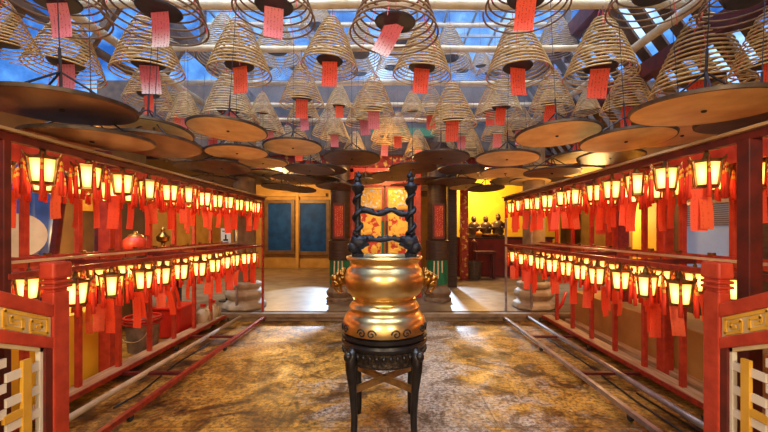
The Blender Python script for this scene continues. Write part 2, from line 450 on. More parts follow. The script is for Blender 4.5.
# altar at the right of the hall
def hall_post(x, y, m, label, w=.2):
    return tag(MB().box((x, y, 1.76), (w, w, 3.24)).build('hall_post', m, bevel=.01), label, 'post')
hall_post(P(452, 0, 9.5).x, 9.5, 'wood_dark', 'dark post behind the column right of the gold screen', .22)
hall_post(P(464, 0, 11.0).x, 11.0, 'beam_decor', 'red post with gold carving left of the three statues', .22)
t = thing('altar_table', 'long altar table with red cloth front below three dark statues', 'table', (P(500, 0, 12).x, 12.0, .14))
MB().box((0, 0, 1.21), (3.2, .8, .06)).build('tabletop', 'wood_dark', t, bevel=.01)
MB().box((0, -.33, .59), (3.1, .04, 1.18)).build('cloth_front', 'altar_cloth', t)
MB().box((-1.45, .05, .59), (.1, .6, 1.18)).build('leg', 'wood_dark', t); MB().box((1.45, .05, .59), (.1, .6, 1.18)).build('leg', 'wood_dark', t)
struct(MB().box((P(500, 0, 13).x, 13.0, 1.76), (4.2, .1, 3.24)).build('wall_alcove', 'yellow'))
for i, (px, lab) in enumerate(((474, 'leftmost'), (486, 'middle one'), (498.5, 'rightmost'))):
    p = P(px, 0, 12)
    s = MB(); h = .74 if i == 2 else .66
    s.lathe([(.20, 0), (.21, .04), (.15, .08), (.19, .15), (.17, h * .42), (.19, h * .58), (.12, h * .70), (.06, h * .73)], 14)
    s.ball((0, -.02, h * .84), (.085, .09, .10)); s.ball((0, 0, h * .95), (.06, .06, .06)); s.lathe([(.09, h * .93), (.03, h * 1.02)], 10)
    s.tube([(-.17, 0, h * .60), (-.2, -.06, h * .42), (-.05, -.16, h * .40)], .05, 8).tube([(.17, 0, h * .60), (.2, -.06, h * .42), (.05, -.16, h * .40)], .05, 8)
    tag(s.build('deity_statue', 'statue', smooth=True, loc=(p.x, 12.05, 1.38)), '%s of three dark standing statues on the red altar' % lab, 'statue', 'statues on the altar')
tag(MB().ball((0, 0, .09), (.11, .11, .09)).build('fruit_offering', 'orange_fruit', smooth=True, loc=(P(479, 0, 11.7).x, 11.72, 1.38)), 'orange fruit offering in front of the dark statues', 'fruit')
tag(auto(MB().lathe([(.14, 0), (.24, .03), (.27, .09), (.25, .10), (.12, .05)], 20, cap=False).build('offering_bowl', 'bronze', loc=(P(490, 0, 11.7).x, 11.72, 1.38))), 'dark shallow bowl in front of the dark statues', 'bowl')
t = thing('altar_lamp', 'small gold altar lamp at the left end of the red altar', 'lamp', (P(461, 0, 11.7).x, 11.72, 1.38))
auto(MB().lathe([(.07, 0), (.03, .03), (.02, .14), (.06, .18), (.06, .22)], 14).build('stem', 'gold_trim', t))
t2 = thing('waste_bin', 'dark round bin on the floor before the red altar', 'bin', (P(474, 0, 11).x, 11.0, .14))
auto(MB().lathe([(.19, 0), (.23, .5), (.25, .5), (.25, .53), (.22, .53), (.19, .06)], 20, cap=False).build('body', 'statue', t2))
MB().box((0, 0, .03), (.26, .26, .04)).build('bottom', 'statue', t2)
t = thing('kneeling_stool', 'dark maroon stool beside the bin by the red altar', 'stool', (P(484, 0, 11.2).x, 11.2, .14))
MB().box((0, 0, .78), (.62, .4, .10)).build('seat', 'dark_red', t, bevel=.02)
for sx in (-1, 1):
    for sy in (-1, 1): MB().box((sx * .25, sy * .14, .37), (.06, .06, .74)).build('leg', 'dark_red', t)
t = thing('incense_pipe', 'maroon bent pipe standing in front of the red altar', 'pipe', (P(474.5, 0, 11.6).x, 11.5, .14))
MB().tube([(0, 0, 0), (0, 0, .9), (-.02, 0, 1.05), (-.1, 0, 1.12)], .09, 12).build('tube', 'dark_red', t, smooth=True)

# stone columns at the hall's front corners
def stone_column(x, y, label):
    t = thing('stone_column', label, 'column', (x, y, .14), 'stone columns behind the racks')
    auto(MB().lathe([(.38, 0), (.40, .03), (.38, .10), (.33, .13), (.29, .17), (.34, .22), (.36, .27), (.34, .33), (.27, .37), (.31, .41), (.31, .47), (.24, .50)], 8, ph=PI / 8).build('stone_base', 'stone_pale', t, bevel=.012))
    auto(MB().lathe([(.20, .50), (.20, 3.22)], 24).build('shaft', 'stone', t))
stone_column(-2.70, 6.98, 'stone column on a moulded base behind the left rack')
stone_column(2.75, 6.98, 'stone column on a moulded base behind the right rack')

# ------------------------------------------------------------------ urn and stand
UX, UY = -.03, 3.0
def zy(y): return EYE - (y - CY) / F * UY
t = thing('urn_stand', 'black carved four-legged stand under the brass urn', 'stand', (UX, UY, 0))
auto(MB().lathe([(.30, .69), (.335, .70), (.345, .725), (.335, .745), (.31, .755), (.345, .765), (.345, .79), (.30, .80)], 40).build('top', 'stand_black', t))
auto(MB().lathe([(.29, .585), (.305, .575), (.315, .595), (.31, .615), (.325, .65), (.33, .69), (.30, .70)], 40, cap=False).build('carved_apron', 'stand_carved', t))
mb = MB()
for k in range(40):
    a = 2 * PI * k / 40
    mb.ball((.327 * math.cos(a), .327 * math.sin(a), .66), (.018, .018, .022), 8)
mb.build('bead_moulding', 'stand_black', t, smooth=True)
for sx in (-1, 1):
    for sy in (-1, 1):
        u = Vector((sx, sy, 0)).normalized()
        pts = [u * .315 + Vector((0, 0, .71)), u * .35 + Vector((0, 0, .64)), u * .35 + Vector((0, 0, .55)), u * .33 + Vector((0, 0, .40)), u * .315 + Vector((0, 0, .2)), u * .32 + Vector((0, 0, .05)), u * .335 + Vector((0, 0, 0))]
        l = MB().tube(pts, [.036, .046, .038, .030, .026, .026, .032], 10).build('leg', 'stand_black', t, smooth=True)
        MB().ball(u * .375 + Vector((0, 0, .66)), (.035, .035, .04), 10).build('carved_knob', 'stand_black', l, smooth=True)
for sx in (-1, 1):
    MB().bar((-.225 * sx, -.225, .40), (.225 * sx, .225, .40), .036, .045).build('stretcher', 'stretcher_wood', t, bevel=.004)

t = thing('incense_urn', 'large polished brass incense urn on the black stand in mid court', 'urn', (UX, UY, .80))
Z0 = .80
bowl = [(.235, 1.02), (.262, 1.04), (.292, 1.07), (.314, 1.12), (.325, 1.18), (.322, 1.225), (.306, 1.268), (.285, 1.295), (.276, 1.315), (.274, 1.335), (.284, 1.352), (.303, 1.366), (.308, 1.378), (.303, 1.390), (.288, 1.394), (.262, 1.38), (.255, 1.33), (.27, 1.25)]
auto(MB().lathe([(r, 1.394 - (1.394 - z) * .9 - Z0) for r, z in bowl], 64, cap=False).build('bowl', 'brass', t), 60)
base = [(.31, .80), (.335, .805), (.338, .835), (.332, .86), (.322, .89), (.302, .915), (.280, .93), (.276, .95), (.283, .965), (.272, .98), (.254, .99), (.250, 1.005), (.252, 1.018), (.236, 1.03)]
auto(MB().lathe([(r, (z - Z0) * 1.16) for r, z in base], 64).build('pedestal', 'brass', t), 50)
for k in range(8):       # scrolls around the foot
    a0 = 2 * PI * k / 8 - PI / 2 + PI / 8
    mb = MB()
    for s in (-1, 1):
        pts = []
        for j in range(15):
            q = j / 14; rr = .030 * (1 - q) + .006; th = s * q * 4.2 * PI / 1.6
            ca = a0 + s * .12 + (rr * math.cos(th)) * s / .33
            pts.append((.338 * math.cos(ca), .338 * math.sin(ca), (.840 - Z0) + rr * math.sin(abs(th))))
        mb.tube(pts, .0055, 6)
    mb.build('scroll_relief', 'stand_black', t, smooth=True)

MB().lathe([(.002, 1.345 - Z0), (.15, 1.35 - Z0), (.262, 1.34 - Z0)], 40, cap=False).build('ash_bed', 'ash', t, smooth=True)
for s in (-1, 1):        # lion-mask ring handles
    h = MB(); x = s * .352; z = 1.20 - Z0
    h.ball((x, 0, z), (.055, .062, .060)); h.ball((x + s * .045, 0, z + .012), (.04, .042, .032)); h.ball((x + s * .035, 0, z - .04), (.032, .038, .028))
    for q in (-1, 1):
        h.ball((x + s * .022, q * .04, z + .045), .020, 8); h.ball((x - s * .005, q * .055, z + .055), (.018, .018, .028), 8)
    for q in range(8):
        a = PI * q / 7; h.ball((x - s * .02, .065 * math.cos(a), z + .02 + .06 * math.sin(a)), .020, 8)
    h.tube([(x + s * (.03 + .035 * math.sin(2 * PI * q / 18)), 0 + .045 * math.cos(2 * PI * q / 18), z - .065 + .05 * math.sin(2 * PI * q / 18 - 1.0)) for q in range(18)], .010, 8, closed=True)
    plabel(h.build('lion_handle', 'brass_old', t, smooth=True), 'lion mask handle with a ring')
for s in (-1, 1):        # black iron dragon posts standing in the bowl
    x = s * .215
    pr = [(.045, 1.37), (.05, 1.41), (.032, 1.43), (.026, 1.55), (.024, 1.75), (.028, 1.90), (.050, 1.925), (.055, 1.955), (.036, 1.97), (.030, 1.985)]
    dp = auto(MB().lathe([(r, z - Z0) for r, z in pr], 16, (x, 0, 0)).build('iron_post', 'iron', t))
    fin = MB().ball((x, 0, 2.005 - Z0), (.028, .032, .03)).ball((x - s * .012, -.012, 2.035 - Z0), (.022, .022, .022)).lathe([(.02, 2.04 - Z0), (.008, 2.075 - Z0)], 8, (x, 0, 0))
    fin.build('lion_finial', 'iron', dp, smooth=True)
    dr = MB(); pts = []; rad = []
    for j in range(60):
        q = j / 59; a = q * 6 * PI
        pts.append((x + .030 * math.cos(a), .030 * math.sin(a), 1.50 + q * .40 - Z0)); rad.append(.012 + .008 * math.sin(q * PI))
    dr.tube(pts, rad, 8)
    dr.ball((x - s * .01, -.03, 1.50 - Z0), (.075, .05, .06)); dr.ball((x + s * .035, -.03, 1.46 - Z0), (.05, .05, .05)); dr.ball((x - s * .06, -.03, 1.53 - Z0), (.03, .03, .025))
    dr.ball((x - s * .055, -.03, 1.485 - Z0), (.045, .03, .02))
    for q in (-1, 1): dr.tube([(x, -.03 + q * .03, 1.55 - Z0), (x + s * .03, -.03 + q * .05, 1.60 - Z0)], [.012, .003], 6)
    for q in range(5): dr.ball((x + s * (.01 + .012 * q), -.03, 1.57 - .03 * q - Z0), (.03, .014, .018), 8)
    dr.build('coiled_dragon', 'iron', dp, smooth=True)
for z, amp in ((1.745, .016), (1.525, .006)):
    pts = [(-.205 + .41 * j / 40, 0, z - Z0 + amp * math.sin(j / 40 * 4 * PI)) for j in range(41)]
    rad = [.016 + .010 * abs(math.sin(j / 40 * 3 * PI)) for j in range(41)]
    cb = MB().tube(pts, rad, 8)
    for j in range(4, 40, 6): cb.ball((pts[j][0], 0, pts[j][2] + .018), (.020, .018, .016), 8)
    plabel(cb.build('dragon_crossbar', 'iron', t, smooth=True), 'black iron crossbar shaped like a dragon')

# ------------------------------------------------------------------ balustrades
def balustrade(s, X, label):
    Y0 = 1.93; S = .427
    t = thing('stair_balustrade', label, 'balustrade', (X, Y0, 0), 'stair balustrades')
    post = MB().box((0, 0, .64), (.066, .095, 1.28)).box((0, 0, 1.315), (.056, .082, .08)).build('newel_post', 'red_paint', t, bevel=.008)
    cap = MB().box((0, 0, 1.392), (.086, .116, .088), top=.95)
    cap.build('post_cap', 'red_paint', post, bevel=.012)
    MB().box((0, 0, 1.332), (.084, .114, .016)).build('cap_ring', 'red_paint', post, bevel=.006); MB().box((0, 0, 1.305), (.084, .114, .016)).build('cap_ring', 'red_paint', post, bevel=.006)
    L = 1.5
    def shear(x0, x1, ya, yb, za, zb):      # a slab that follows the stair's slope
        vs = []
        for y in (ya, yb):
            for x, z in ((x0, za), (x1, za), (x1, zb), (x0, zb)): vs.append((x, y, z - S * y))
        return vs, [(0, 1, 2, 3), (7, 6, 5, 4), (0, 4, 5, 1), (1, 5, 6, 2), (2, 6, 7, 3), (3, 7, 4, 0)]
    def part(name, m, *a, **k): return MB().add(*shear(*a)).build(name, m, t, **k)
    ya, yb = -.045, -L
    part('top_rail', 'red_paint', -.033, .033, ya, yb, 1.135, 1.205, bevel=.008)
    fp = part('fret_panel', 'cream', -.016, .016, ya, yb, 1.03, 1.14)
    part('lower_rail', 'red_paint', -.030, .030, ya, yb, .975, 1.035, bevel=.006)
    part('bottom_rail', 'red_paint', -.030, .030, ya, yb, .20, .28, bevel=.006)
    part('stile', 'dark_red', -.026, .026, -.047, -.085, .28, .98)
    part('stile', 'dark_red', -.026, .026, -L + .04, -L, .28, .98)
    xi = -s * .016                               # the face turned to the middle
    fr = MB()
    def seg(y0, z0, y1, z1, w=.016):
        a = Vector((xi, y0, z0 - S * y0)); b = Vector((xi, y1, z1 - S * y1)); fr.bar(a, b, w, w, up=(1, 0, 0))
    for k in range(5):
        y = -.058 - k * .27
        for m_ in (0, 1):
            def q(u, v): return (y - (.012 + (u if not m_ else .21 - u)) , 1.048 + v)
            pts = [(.105, .075), (.0, .075), (.0, .0), (.085, .0), (.085, .052), (.03, .052), (.03, .026), (.06, .026)]
            for a, b in zip(pts, pts[1:]): seg(*q(*a), *q(*b))
    fr.build('gold_fret', 'gold_paint', fp)
    la = MB()
    part('lattice_border', 'white_paint', -.012, .012, -.085, -.10, .28, .975); part('lattice_border', 'cream', -.012, .012, -.085, -L + .04, .955, .975)
    wv = MB(); gv = MB(); y = -.10
    for k in range(8):
        yy = -.115 - k * .17
        zt = .955 - S * yy
        gv.box((xi * .6, yy - .055, zt - .34), (.018, .042, .64))
        gv.box((xi * .6, yy - .13, zt - .20), (.0155, .13, .036)).box((xi * .6, yy - .12, zt - .36), (.0155, .13, .036)) if k % 2 else gv.box((xi * .6, yy - .10, zt - .26), (.0155, .12, .036)).box((xi * .6, yy - .12, zt - .46), (.0155, .14, .036))
        for j in range(5): wv.box((xi * .3, yy - .06, zt - .075 - j * .115), (.012, .17, .040))
    wv.build('white_lattice', 'white_paint', t); gv.build('gold_lattice', 'gold_paint', t)
    return t
balustrade(-1, -1.732, 'red stair balustrade with cream fretwork at the left edge')
balustrade(1, 1.715, 'red stair balustrade with cream fretwork at the right edge')

# ------------------------------------------------------------------ racks
def rack(s, xf, xr, label):
    t = thing('lantern_rack', label, 'rack', (0, 0, 0), 'lantern racks')
    Y0, Y1 = 2.17, 6.65
    MB().box((xf, Y0, 1.10), ((.042, .045, 2.06) if s < 0 else (.08, .08, 2.06))).build('near_post', 'dark_red', t, bevel=.005)
    MB().box((xf, Y1, 1.10), (.035, .035, 2.1)).build('far_post', 'grey_metal' if s > 0 else 'rail_red', t); MB().box((xr + .2 * -s, Y1, 1.10), (.035, .035, 2.1)).build('far_post', 'grey_metal', t)
    y = 2.45
    for k in range(8):
        MB().box((xr, y + k * .52, 1.15), (.046, .046, 2.06)).build('rear_post', 'red_paint', t, bevel=.004)
    for x, nm in ((xf, 'top_rail'), (xr, 'top_rail')):
        MB().box((x, (Y0 + Y1) / 2 - .1, 2.15), (.05, Y1 - Y0 + .3, .05)).build(nm, 'dark_red', t, bevel=.005)
    MB().box((xf - s * .015, (Y0 + Y1) / 2 - .1, 2.185), (.09, Y1 - Y0 + .3, .018)).build('top_plank', 'plank', t)
    MB().box((xf + s * .33, (Y0 + Y1) / 2, 2.14), (.015, Y1 - Y0, .13)).build('fascia_board', 'red_paint', t)
    MB().box(((xf + xr) / 2, (Y0 + Y1) / 2 - .1, 2.26), (.03, Y1 - Y0 + .3, .02)).build('top_batten', 'pipe_beige', t)
    for yy in (Y0, 3.3, 4.42, 5.54, Y1):
        MB().box(((xf + xr) / 2, yy, 2.17), (abs(xr - xf), .05, .05)).build('top_tie', 'dark_red', t); MB().box(((xf + xr) / 2, yy, 1.32), (abs(xr - xf), .04, .04)).build('middle_tie', 'dark_red', t)
    MB().box((xf, (Y0 + Y1) / 2, 1.325), (.05, Y1 - Y0, .035)).build('middle_rail', 'rail_red', t, bevel=.004)
    MB().box((xr - s * .045, (Y0 + Y1) / 2, 1.345), (.03, Y1 - Y0, .085)).build('middle_rail', 'rail_red', t, bevel=.004)
    MB().box((xr - s * .20, (Y0 + Y1) / 2, 1.365), (.03, Y1 - Y0, .02)).build('middle_batten', 'pipe_beige', t)
    for k in range(12): MB().box((xr - s * .05, 2.4 + k * .36, 1.395), (.03, .05, .025)).build('clamp', 'bronze', t)
    # floor frame on castors
    MB().box((xf - s * .09, (2.0 + Y1) / 2, .075), (.045, Y1 - 2.0, .045)).build('outer_base_rail', 'rail_red' if s < 0 else 'grey_metal', t, bevel=.004)
    MB().tube([(xf + s * .32, 2.0, .085), (xf + s * .32, Y1, .085)], .028, 12).build('base_pipe', 'pipe_beige' if s < 0 else 'grey_metal', t, smooth=True)
    MB().box((xr, (2.0 + Y1) / 2, .10), (.16, Y1 - 2.0, .04)).build('rear_base_beam', 'plank', t, bevel=.004)
    MB().box((xr - s * .09, (2.0 + Y1) / 2, .095), (.02, Y1 - 2.0, .045)).build('base_edge', 'rail_red', t)
    for yy in (2.6, 3.95, 5.3, Y1):
        MB().box(((xf + xr) / 2 - s * .045, yy, .072), (abs(xr - xf) + .09, .045, .03)).build('base_crossbar', 'dark_red', t)
    for yy in (3.1, 4.9, 6.5):
        for x in (xf - s * .09, xr - s * .12):
            c = MB().box((x, yy, .053), (.03, .04, .03)).build('castor', 'bronze', t)
            wh = MB(); wh.tube([(x - .014, yy, .028), (x + .014, yy, .028)], .028, 14); wh.build('wheel', 'rubber', c)
    return t
rack(-1, -2.25, -2.92, 'red two-tier lantern rack along the left side of the court')
rack(1, 2.12, 2.78, 'red two-tier lantern rack along the right side of the court')

# ------------------------------------------------------------------ lanterns
def lantern_proto():
    t = thing('hanging_lantern', 'x', 'lantern', (0, 0, 0), 'lit lanterns on the racks')
    RT, RB, H = .082, .062, .165
    def cn(k, r, z): return Vector((r * math.cos(PI / 3 * k), r * math.sin(PI / 3 * k), z))
    mb = MB(); uvs = []
    for k in range(6):
        a, b, c, d = cn(k, RB, -H / 2), cn(k + 1, RB, -H / 2), cn(k + 1, RT, H / 2), cn(k, RT, H / 2)
        mb.add([a, b, c, d], [(0, 1, 2, 3)])
    g = mb.build('glass_panes', 'lantern_glass', t)
    uvl = g.data.uv_layers.new(name='UVMap')
    for i in range(6):
        for j, q in enumerate(((0, 0), (1, 0), (1, 1), (0, 1))): uvl.data[i * 4 + j].uv = q
    fr = MB()
    for k in range(6):
        fr.tube([cn(k, RB + .002, -H / 2), cn(k, RT + .003, H / 2), cn(k, RT + .018, H / 2 + .014), cn(k, RT + .028, H / 2 + .034)], [.009, .010, .008, .004], 6)
        fr.bar(cn(k, RT, H / 2), cn(k + 1, RT, H / 2), .016, .020); fr.bar(cn(k, RB, -H / 2), cn(k + 1, RB, -H / 2), .016, .018)
    fr.build('frame', 'bronze', t)
    MB().lathe([(RT * .90, H / 2), (.05, H / 2 + .012), (.022, H / 2 + .026), (.018, H / 2 + .05), (.010, H / 2 + .07)], 6).build('cap', 'bronze', t)
    MB().tube([(0, 0, H / 2 + .065), (0, 0, H / 2 + .12)], .004, 6).build('hook', 'wire', t)
    auto(MB().lathe([(RB * .98, -H / 2), (.045, -H / 2 - .014), (.016, -H / 2 - .022), (.012, -H / 2 - .04)], 12).build('drop', 'gold_trim', t))
    ta = MB().lathe([(.003, .0), (.003, -.05), (.008, -.055), (.009, -.07), (.004, -.075), (.009, -.085), (.010, -.105), (.011, -.115), (.0125, -.20), (.015, -.275)], 8)
    tm = None
    for k in range(6):
        p = cn(k, RT + .026, H / 2 + .03)
        if tm is None:
            o = ta.build('tassel', 'tassel', t, smooth=True); tm = o.data
        else:
            o = bpy.data.objects.new('tassel', tm); COL.objects.link(o); o.parent = t
        o.location = p
    return t
def tag_mesh(w, h, bend, m, name):
    mb = MB(); n = 5
    vs = []; fs = []
    for i in range(n + 1):
        q = i / n
        for x in (-w / 2, w / 2): vs.append((x, bend * math.sin(q * 2.2), -h * q))
    for i in range(n): fs.append((i * 2, i * 2 + 1, i * 2 + 3, i * 2 + 2))
    me = bpy.data.meshes.new(name); me.from_pydata(vs, [], fs); me.materials.append(M[m])
    me.polygons.foreach_set('use_smooth', [True] * len(me.polygons))
    return me
LT = [tag_mesh(.085, .25, .02, 'slip_red', 'paper_tag'), tag_mesh(.08, .22, -.02, 'slip_orange', 'paper_tag'), tag_mesh(.09, .28, .012, 'slip_red', 'paper_tag')]
def put_tag(parent, me, loc, rot):
    o = bpy.data.objects.new('paper_tag', me); COL.objects.link(o); o.parent = parent; o.location = loc; o.rotation_euler = rot
    return o
lp = lantern_proto(); LANT0 = True; kids(lp)
hookm = {}
def drop_line(parent, z0, z1, name='hanging_wire', r=.0035, m='wire', x=0, y=0):
    return MB().tube([(x, y, z0), (x, y, z1)], r, 5).build(name, m, parent)
for s, xf, xr, side in ((-1, -2.25, -2.92, 'left'), (1, 2.12, 2.78, 'right')):
    for tier, zt, y0 in (('upper', 1.985, 2.46), ('lower', 1.145, 2.70)):
        for row, x in (('front', xf + s * .02), ('back', xr - s * .14)):
            yy0 = y0 + (.16 if row == 'back' else 0) - (.36 if False else 0)
            n = 12 if tier == 'upper' else 11
            for k in range(n):
                y = yy0 + k * .352 + random.uniform(-.02, .02)
                if y > 6.6: continue
                lab = 'lit hexagonal lantern, %s from the near end, %s %s row, %s rack' % (ORD[k + 1], tier, row, side)
                rz = math.atan2(-y, -x) + random.choice((0, 0, 0, PI / 6)) + random.uniform(-.2, .2)
                loc = (x + random.uniform(-.02, .02), y, zt + random.uniform(-.012, .012))
                if LANT0:
                    o = lp; LANT0 = False; o.location = loc; o.rotation_euler = (0, 0, rz); o['label'] = lab
                else:
                    o = dup(lp, loc, rz, lab)
                for q in range(random.choice((1, 2, 2, 2) if row == 'front' else (0, 1, 1))):
                    plabel(put_tag(o, random.choice(LT), (random.uniform(-.07, .07), random.uniform(-.09, .09), -.10 - .05 * q), (random.uniform(-.1, .12), random.uniform(-.1, .1), -rz + random.uniform(-.7, .7))), 'red paper wish tag')

# ------------------------------------------------------------------ bamboo poles
PZ = 4.1
ROWY = {'front': 3.0, 'second': 4.1, 'third': 5.1, 'fourth': 6.3, 'fifth': 7.4, 'sixth': 8.4, 'upper': 6.0, 'high': 7.5}
def pole(y, z, label, x0=-3.7, x1=3.32, r=.045):
    mb = MB(); pts = []; rad = []
    n = 15
    for k in range(n + 1):
        x = x0 + (x1 - x0) * k / n
        for dx, q in ((-.012, 1), (0, 1.12), (.012, 1)): pts.append((x + dx, y, z + .01 * math.sin(k))); rad.append(r * q)
    tag(mb.tube(pts, rad, 12).build('bamboo_pole', 'bamboo', smooth=True), label, 'pole', 'bamboo poles the coils hang from')
for k, (nm, y) in enumerate(ROWY.items()):
    if nm == 'high': pole(y, 5.75, 'high bamboo pole under the skylight farther back than the other high pole')
    elif nm == 'upper': pole(y, 5.75, 'high bamboo pole under the skylight nearer than the other high pole')
    elif nm == 'front': pole(y, 4.3, 'nearest bamboo pole running across the court')
    else: pole(y, PZ, 'bamboo pole across the court, %s from the camera' % nm, r=.042 + .006 * (nm == 'second'))
def lpole(x, label, r=.05):
    pts = [(x, 1.4 + k * .75, 3.82 + .01 * math.sin(k * 2)) for k in range(11)]
    tag(MB().tube(pts, r, 12).build('bamboo_pole', 'bamboo', smooth=True), label, 'pole', 'bamboo poles the coils hang from')
lpole(-3.24, 'long bamboo pole running front to back above the left rack')
lpole(3.02, 'long bamboo pole running front to back above the right rack')

# ------------------------------------------------------------------ coils
def spiral(turns, R, H, r, power):
    n = turns * 36; pts = []
    for i in range(n + 1):
        q = i / n
        rr = .05 + (R - .05) * (q ** power)
        a = 2 * PI * turns * q
        zz = -H * (q ** (power * 1.28))
        pts.append((rr * math.cos(a), rr * math.sin(a), zz))
    return MB().tube(pts, r, 5)
CR, CH = .36, .66
def coil_proto(m, turns, r, power, H=CH):
    t = thing('incense_coil', 'x', 'incense coil', (0, 0, 0), 'incense coils hanging from the bamboo poles')
    spiral(turns, CR, H, r, power).build('spiral', m, t, smooth=True)
    mb = MB()
    for k in range(3):
        a = 2 * PI * k / 3 + .5
        mb.tube([(.03 * math.cos(a), .03 * math.sin(a), .07), (.05 * math.cos(a), .05 * math.sin(a), -.01), (CR * math.cos(a), CR * math.sin(a), -H), (CR * math.cos(a), CR * math.sin(a), -H - .03)], .003, 4)
    mb.tube([(0, 0, .1), (0, 0, -H * .82)], .003, 4)
    plabel(mb.build('threads', 'thread', t), 'red cotton threads')
    MB().lathe([(.03, -H * .82 - .012), (.155, -H * .82 - .012), (.165, -H * .82), (.155, -H * .82 + .008), (.03, -H * .82 + .02)], 24).build('centre_disc', 'disc_dark', t)
    kids(t)
    return t
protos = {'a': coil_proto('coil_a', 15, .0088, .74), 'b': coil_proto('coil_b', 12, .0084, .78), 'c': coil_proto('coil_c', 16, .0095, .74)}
used = {k: False for k in protos}
CT = {k: tag_mesh(.19, .31, .03, m, 'paper_tag') for k, m in (('red', 'tag_red'), ('orange', 'tag_orange'), ('pink', 'tag_pink'), ('faded', 'tag_faded'))}
def put_coil(kind, loc, scale, label, tagkind, polez, tagdz=0.0, tagrot=0.0, tilt=.06, tags=1.0):
    rot = (random.uniform(-tilt, tilt), random.uniform(-tilt, tilt), random.uniform(0, 6.28))
    if not used[kind]:
        o = protos[kind]; used[kind] = True
        o.location = loc; o.rotation_euler = rot; o.scale = (scale,) * 3; o['label'] = label
    else:
        o = dup(protos[kind], loc, 0, label, scale, rot)
    if polez > loc[2] + .1: drop_line(o, .06, (polez - loc[2]) / scale, 'hanging_string', .004, 'string')
    if tagkind:
        tg = put_tag(o, CT[tagkind], (0, 0, -CH * .83 + tagdz), (random.uniform(-.06, .06), tagrot, -rot[2] + random.uniform(-.3, .3)))
        tg.scale = (tags,) * 3
        plabel(tg, {'red': 'red paper tag with handwritten columns', 'orange': 'orange-red paper tag with handwriting', 'pink': 'pale pink paper tag with handwriting', 'faded': 'pink paper tag fading to white'}[tagkind])
    return o
# row: (px, apex y, ring-bottom y centre, half width, tag)
ROWS = {
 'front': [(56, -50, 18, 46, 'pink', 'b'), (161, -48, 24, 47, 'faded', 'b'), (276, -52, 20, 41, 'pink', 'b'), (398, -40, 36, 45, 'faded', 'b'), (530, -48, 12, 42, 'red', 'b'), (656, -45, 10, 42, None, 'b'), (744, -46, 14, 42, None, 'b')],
 'second': [(0, 8, 52, 30, None, 'a', 3.35), (70, 24, 62, 33, 'pink', 'a'), (147, 20, 66, 33, 'faded', 'a'), (239, 26, 76, 31, 'orange', 'a'), (332, 26, 70, 29, 'red', 'a'), (424, 24, 78, 29, 'red', 'a'), (516, 22, 78, 32, 'red', 'a'), (601, 24, 80, 34, 'red', 'a'), (699, 22, 80, 43, 'red', 'a'), (773, 22, 74, 36, 'red', 'a', 3.3)],
 'third': [(76, 66, 98, 22, 'orange', 'a'), (112, 84, 116, 14, None, 'c'), (148, 66, 102, 22, 'orange', 'a'), (185, 86, 122, 17, 'pink', 'c'), (226, 80, 118, 25, 'pink', 'c'), (262, 82, 116, 13, None, 'c'), (302, 74, 106, 22, 'red', 'a'), (339, 78, 110, 14, 'orange', 'c'), (374, 72, 116, 22, 'pink', 'a'), (412, 84, 114, 13, None, 'c'), (451, 74, 128, 24, 'red', 'a'), (502, 80, 114, 20, 'red', 'c'), (552, 76, 110, 22, 'red', 'a'), (588, 80, 112, 13, None, 'c'), (628, 72, 114, 25, 'red', 'a'), (692, 76, 112, 25, 'red', 'a')],
 'upper': [(120, 6, 58, 26, None, 'c'), (170, 0, 52, 22, None, 'c'), (223, 8, 60, 25, None, 'c'), (276, 4, 58, 23, None, 'c'), (318, -14, 34, 18, None, 'c'), (358, 8, 62, 22, None, 'c'), (449, 8, 66, 21, None, 'c'), (480, 33, 70, 11, None, 'c'), (404, -4, 50, 21, None, 'c'), (513, 6, 58, 18, None, 'c'), (556, 2, 52, 21, None, 'c'), (600, -6, 44, 20, None, 'c'), (648, 6, 54, 32, None, 'c')],
}
def auto_row(px0, px1, step, ya, yb, hw, tagp):
    out = []; x = px0
    while x < px1:
        j = random.uniform(-4, 4)
        out.append((x, ya + j + random.uniform(-3, 3), yb + j, hw * random.uniform(.85, 1.12), random.choice(('red', 'orange', 'pink')) if random.random() < tagp else None, random.choice('aac')))
        x += step * random.uniform(.85, 1.15)
    return out
ROWS['high'] = auto_row(195, 600, 36, 44, 76, 16, 0)
ROWS['fourth'] = auto_row(178, 600, 32, 94, 125, 16.5, .7)
ROWS['fifth'] = auto_row(212, 572, 29, 110, 140, 14.5, .7)
ROWS['sixth'] = auto_row(235, 548, 26, 124, 152, 12.5, .6)
for nm, lst in ROWS.items():
    d = ROWY[nm]
    lst = [q for q in lst if abs(P(q[0], 0, q[6] if len(q) > 6 else d).x) < 3.75]
    for k, (px, ya, yb, hw, tk, kind, *own) in enumerate(lst):
        d = own[0] if own else ROWY[nm]
        R = hw / F * d; sc_ = R / CR
        ring = P(px, yb, d); apex = P(px, ya, d)
        z = ring.z + CH * sc_
        pz = {'front': 4.3, 'upper': 5.75, 'high': 5.75}.get(nm, PZ)
        z = min(z, pz - .12)
        what = {'red': 'with red tag', 'orange': 'with orange-red tag', 'pink': 'with pale pink tag', 'faded': 'with faded pink tag', None: 'without a tag'}[tk]
        where = 'the nearest row' if nm == 'front' else 'the high pale row under the skylight' if nm == 'upper' else 'the %s row' % nm
        lab = 'spiral incense coil %s, %s from left in %s' % (what, ORD[k + 1], where)
        if nm == 'upper': lab = 'pale spiral incense coil, %s from left in the high row under the skylight' % ORD[k + 1]
        dd = d + random.uniform(-.03, .03)
        if nm in ('fourth', 'fifth', 'sixth'): dd += .26 * (k % 2 * 2 - 1); ring.x *= dd / d; z -= .16 * (k % 2)
        if nm == 'high': lab = 'small pale spiral incense coil, %s from left in the farthest high row under the skylight' % ORD[k + 1]
        put_coil(kind, (ring.x, dd, z), sc_, lab, tk, pz, tagrot=(.5 if nm == 'front' and k == 3 else random.uniform(-.06, .06)), tags=(.85 if nm == 'front' else 1.0))

